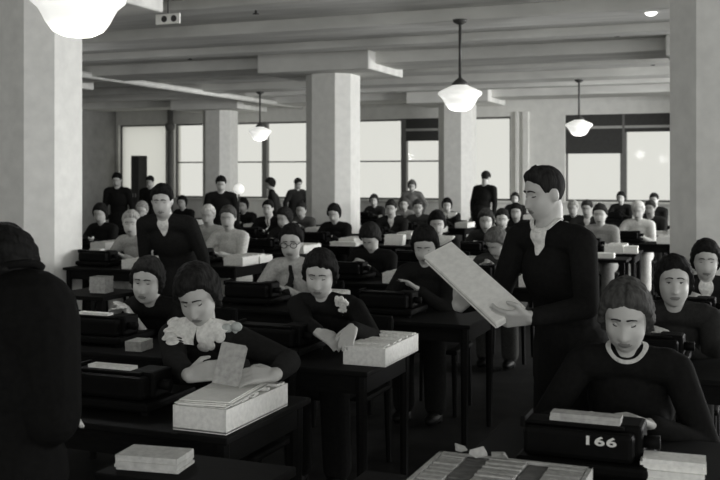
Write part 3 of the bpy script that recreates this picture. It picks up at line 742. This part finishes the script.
# front tables
def table(u0, u1, v0, v1, label):
    o = empty('work_table', (u0+u1)/2, (v0+v1)/2); hx, hy = (u1-u0)/2, (v1-v0)/2; tag(o, label, 'table')
    bm = bmesh.new(); box(bm, -hx, hx, -hy, hy, .71, .74, .006); from_bm('tabletop', bm, WOOD, o)
    for x in (-hx+.05, hx-.05):
        for y in (-hy+.05, hy-.05):
            bm = bmesh.new(); box(bm, x-.025, x+.025, y-.025, y+.025, 0, .71); from_bm('leg', bm, WOOD, o)
    return o
a1, b1 = pxuv(440, 450, .84); a2, b2 = pxuv(595, 463, .84)
table(a1-.25, a2+.25, b1-.62, b1+.06, 'dark table under the large grey card box at bottom edge')
cx, cy = (a1+a2)/2, b1-.21
o = empty('card_box', cx, cy, .74, 0); tag(o, 'large open box of grey cards with dark gaps, bottom edge', 'box')
hw_ = abs(a2-a1)/2
bm = bmesh.new(); box(bm, -hw_, hw_, -.21, .21, 0, .01)
for x in (-hw_, hw_-.012): box(bm, x, x+.012, -.21, .21, .0, .098)
for y in (-.21, .198): box(bm, -hw_, hw_, y, y+.012, 0, .098)
from_bm('box_body', bm, CARDGREY, o)
def block(nm, x0, x1, m, h):
    bm = bmesh.new(); rr = random.Random(int(x0*1000)+9); y = -.195
    while y < .19:
        t = rr.uniform(.01, .03); box(bm, x0, x1, y, min(y+t-.001, .196), .01, h+rr.uniform(-.003, .003)); y += t
    from_bm(nm, bm, m, o)
g = 2*hw_-.03; x = -hw_+.015
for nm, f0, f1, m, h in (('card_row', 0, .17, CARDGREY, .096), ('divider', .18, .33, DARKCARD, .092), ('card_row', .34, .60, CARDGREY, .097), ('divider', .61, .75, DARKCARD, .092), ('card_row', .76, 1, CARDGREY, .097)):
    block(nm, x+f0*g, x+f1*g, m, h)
for i, (px, py) in enumerate(((462, 446), (484, 443), (505, 449))):
    u, v = pxuv(px, py, .86); bm = bmesh.new(); rr = random.Random(i)
    vs = [Vector((rr.uniform(-.03, .03), rr.uniform(-.02, .02), rr.uniform(0, .03))) for _ in range(9)]
    bv = [bm.verts.new(q) for q in vs]; bmesh.ops.convex_hull(bm, input=bv)
    s = from_bm('paper_scrap', bm, CARDGREY); s.location = W(u, min(v, b1-.02), .838); s.rotation_euler = (0, 0, i)
    tag(s, 'crumpled grey paper scrap, %s on the back rim of the card box' % ('leftmost', 'middle one', 'rightmost')[i], 'paper')
u, v = pxuv(154, 453, .78)
table(u-.13, u+.40, v-.12, v+.16, 'dark table under the pale card stack, lower left')
sheets('card_stack', u, v, .74, .20, .12, .045, 'thick pale card stack alone at lower left', 'cards', mat('buff_card', .55, .8, .15, 50), RD(8), 5)
for x, y, z, w_, d_, lab in ((138, 349, .745, .09, .12, 'small grey sheet behind the scalloped collar woman\'s shoulder'),
                             (101, 279, .84, .13, .12, 'grey block of papers next to the dark-coated figure')):
    u, v = pxuv(x, y, z)
    if z > .82: table(u-.3, u+.2, v-.25, v+.25, 'small dark table under the grey block of papers')
    if z > .82: sheets('paper_block', u, v, .74, w_, d_, .12, lab, 'papers', CARDGREY, .1, 6)
    else: sheets('paper_sheet', u, v, .742, w_, d_, .05, lab, 'papers', CARDGREY, .1, 2)
# papers on the desks farther back
for x, y, z, w_, d_, h_, lab in ((250, 256, .80, .36, .30, .07, 'wide pale tray-like pile of sheets below the white-bloused woman'), (345, 241, .80, .34, .16, .05, 'white sheets before the woman at the central column'),
        (395, 237, .84, .24, .14, .13, 'white box of papers right of the central column foot'), (600, 252, .80, .3, .2, .05, 'white pile of sheets before the light grey blouse'),
        (628, 246, .82, .22, .2, .08, 'white pile of sheets right of the light grey blouse'), (660, 231, .80, .18, .2, .06, 'white papers close beside the right column'),
        (660, 204, .80, .3, .3, .06, 'farthest white papers beside the right column under window'), (86, 236, .80, .16, .14, .05, 'pale papers touching the left column edge'), (97, 247, .80, .14, .1, .04, 'pale slip near left column, lowest of those there'),
        (115, 241, .80, .12, .12, .05, 'pale papers midway between left column and pale bloused clerk'), (397, 269, .79, .14, .12, .03, 'pale slip below the bent dark head')):
    u, v = pxuv(x, y, z)
    if x in (395, 600, 97): table(u-.35, u+.3, v-.22, v+.22, 'dark table under the '+lab)
    sheets('paper_pile', u, v, .741, w_, d_, h_, lab, 'papers', PAPER, .06, 4)
u, v = uv_from_px(239, 15.6); o = empty('desk_lamp', u, v, .74); tag(o, 'small round white desk lamp glowing before the left window', 'lamp')
zt = z_at(189, 15.6)-.74
bm = bmesh.new(); ball(bm, (0, 0, zt), .085); from_bm('lamp_shade', bm, OPAL, o, True)
bm = bmesh.new(); tube(bm, (0, 0, 0), (0, 0, zt-.07), .012); from_bm('stem', bm, BRONZE, o, True)
bm = bmesh.new(); lathe(bm, [(.08, 0), (.08, .015), (.03, .03)], 20); from_bm('base', bm, BRONZE, o, True)
table(u-.4, u+.4, v-.3, v+.3, 'dark table carrying the round white desk lamp')

# ------------------------------------------------------------------ light and camera
w = bpy.data.worlds.new('World'); scene.world = w; w.use_nodes = True
w.node_tree.nodes['Background'].inputs[0].default_value = (1, 1, .965, 1); w.node_tree.nodes['Background'].inputs[1].default_value = .78
def area(u, v, z, sx, sy, power, tu, tv, tz, name='offscreen_light'):
    l = bpy.data.lights.new(name, 'AREA'); l.shape = 'RECTANGLE'; l.energy = power; l.size = sx; l.size_y = sy; o = bpy.data.objects.new(name, l); COL.objects.link(o)
    o.location = W(u, v, z); o.rotation_euler = (W(tu, tv, tz)-o.location).to_track_quat('-Z', 'Y').to_euler(); return o
for v, e in ((1, 60), (8, 220), (15, 1400), (21, 1150)): area(9.5, v, 2.0, 5, 2.2, e, -6, v, 1.9)          # daylight from the windows of the right-hand side
area(4, -5.5, 2.2, 8, 2.2, 270, -3, 8, 1.8)                                  # broad fill light added behind the camera, no window there
for u, v in LP+[(3.2, 4.3), (3.2, -3), (-3.2, -3), (3.2, 11.4), (-9.6, 11.4), (-9.6, 4.3), (3.2, 18.5)]:
    l = bpy.data.lights.new('lamp_light', 'POINT'); l.energy = 17; l.shadow_soft_size = .12; o = bpy.data.objects.new('lamp_light', l); COL.objects.link(o); o.location = W(u, v, ZL-.16)
cam = bpy.data.cameras.new('camera'); cam.sensor_width = 36; cam.lens = F/720*36; cam.shift_y = -(240-HY)/720; cam.clip_end = 200; cam.dof.use_dof = True; cam.dof.focus_distance = 4.2; cam.dof.aperture_fstop = 5.6
co = bpy.data.objects.new('camera', cam); COL.objects.link(co); co.location = (0, 0, CH); co.rotation_euler = (math.pi/2, 0, 0); scene.camera = co
vs = scene.view_settings; vs.view_transform = 'Standard'; vs.look = 'None'; vs.gamma = 1; vs.use_curve_mapping = False; vs.exposure = 0
bpy.data.scenes.remove(WORK)
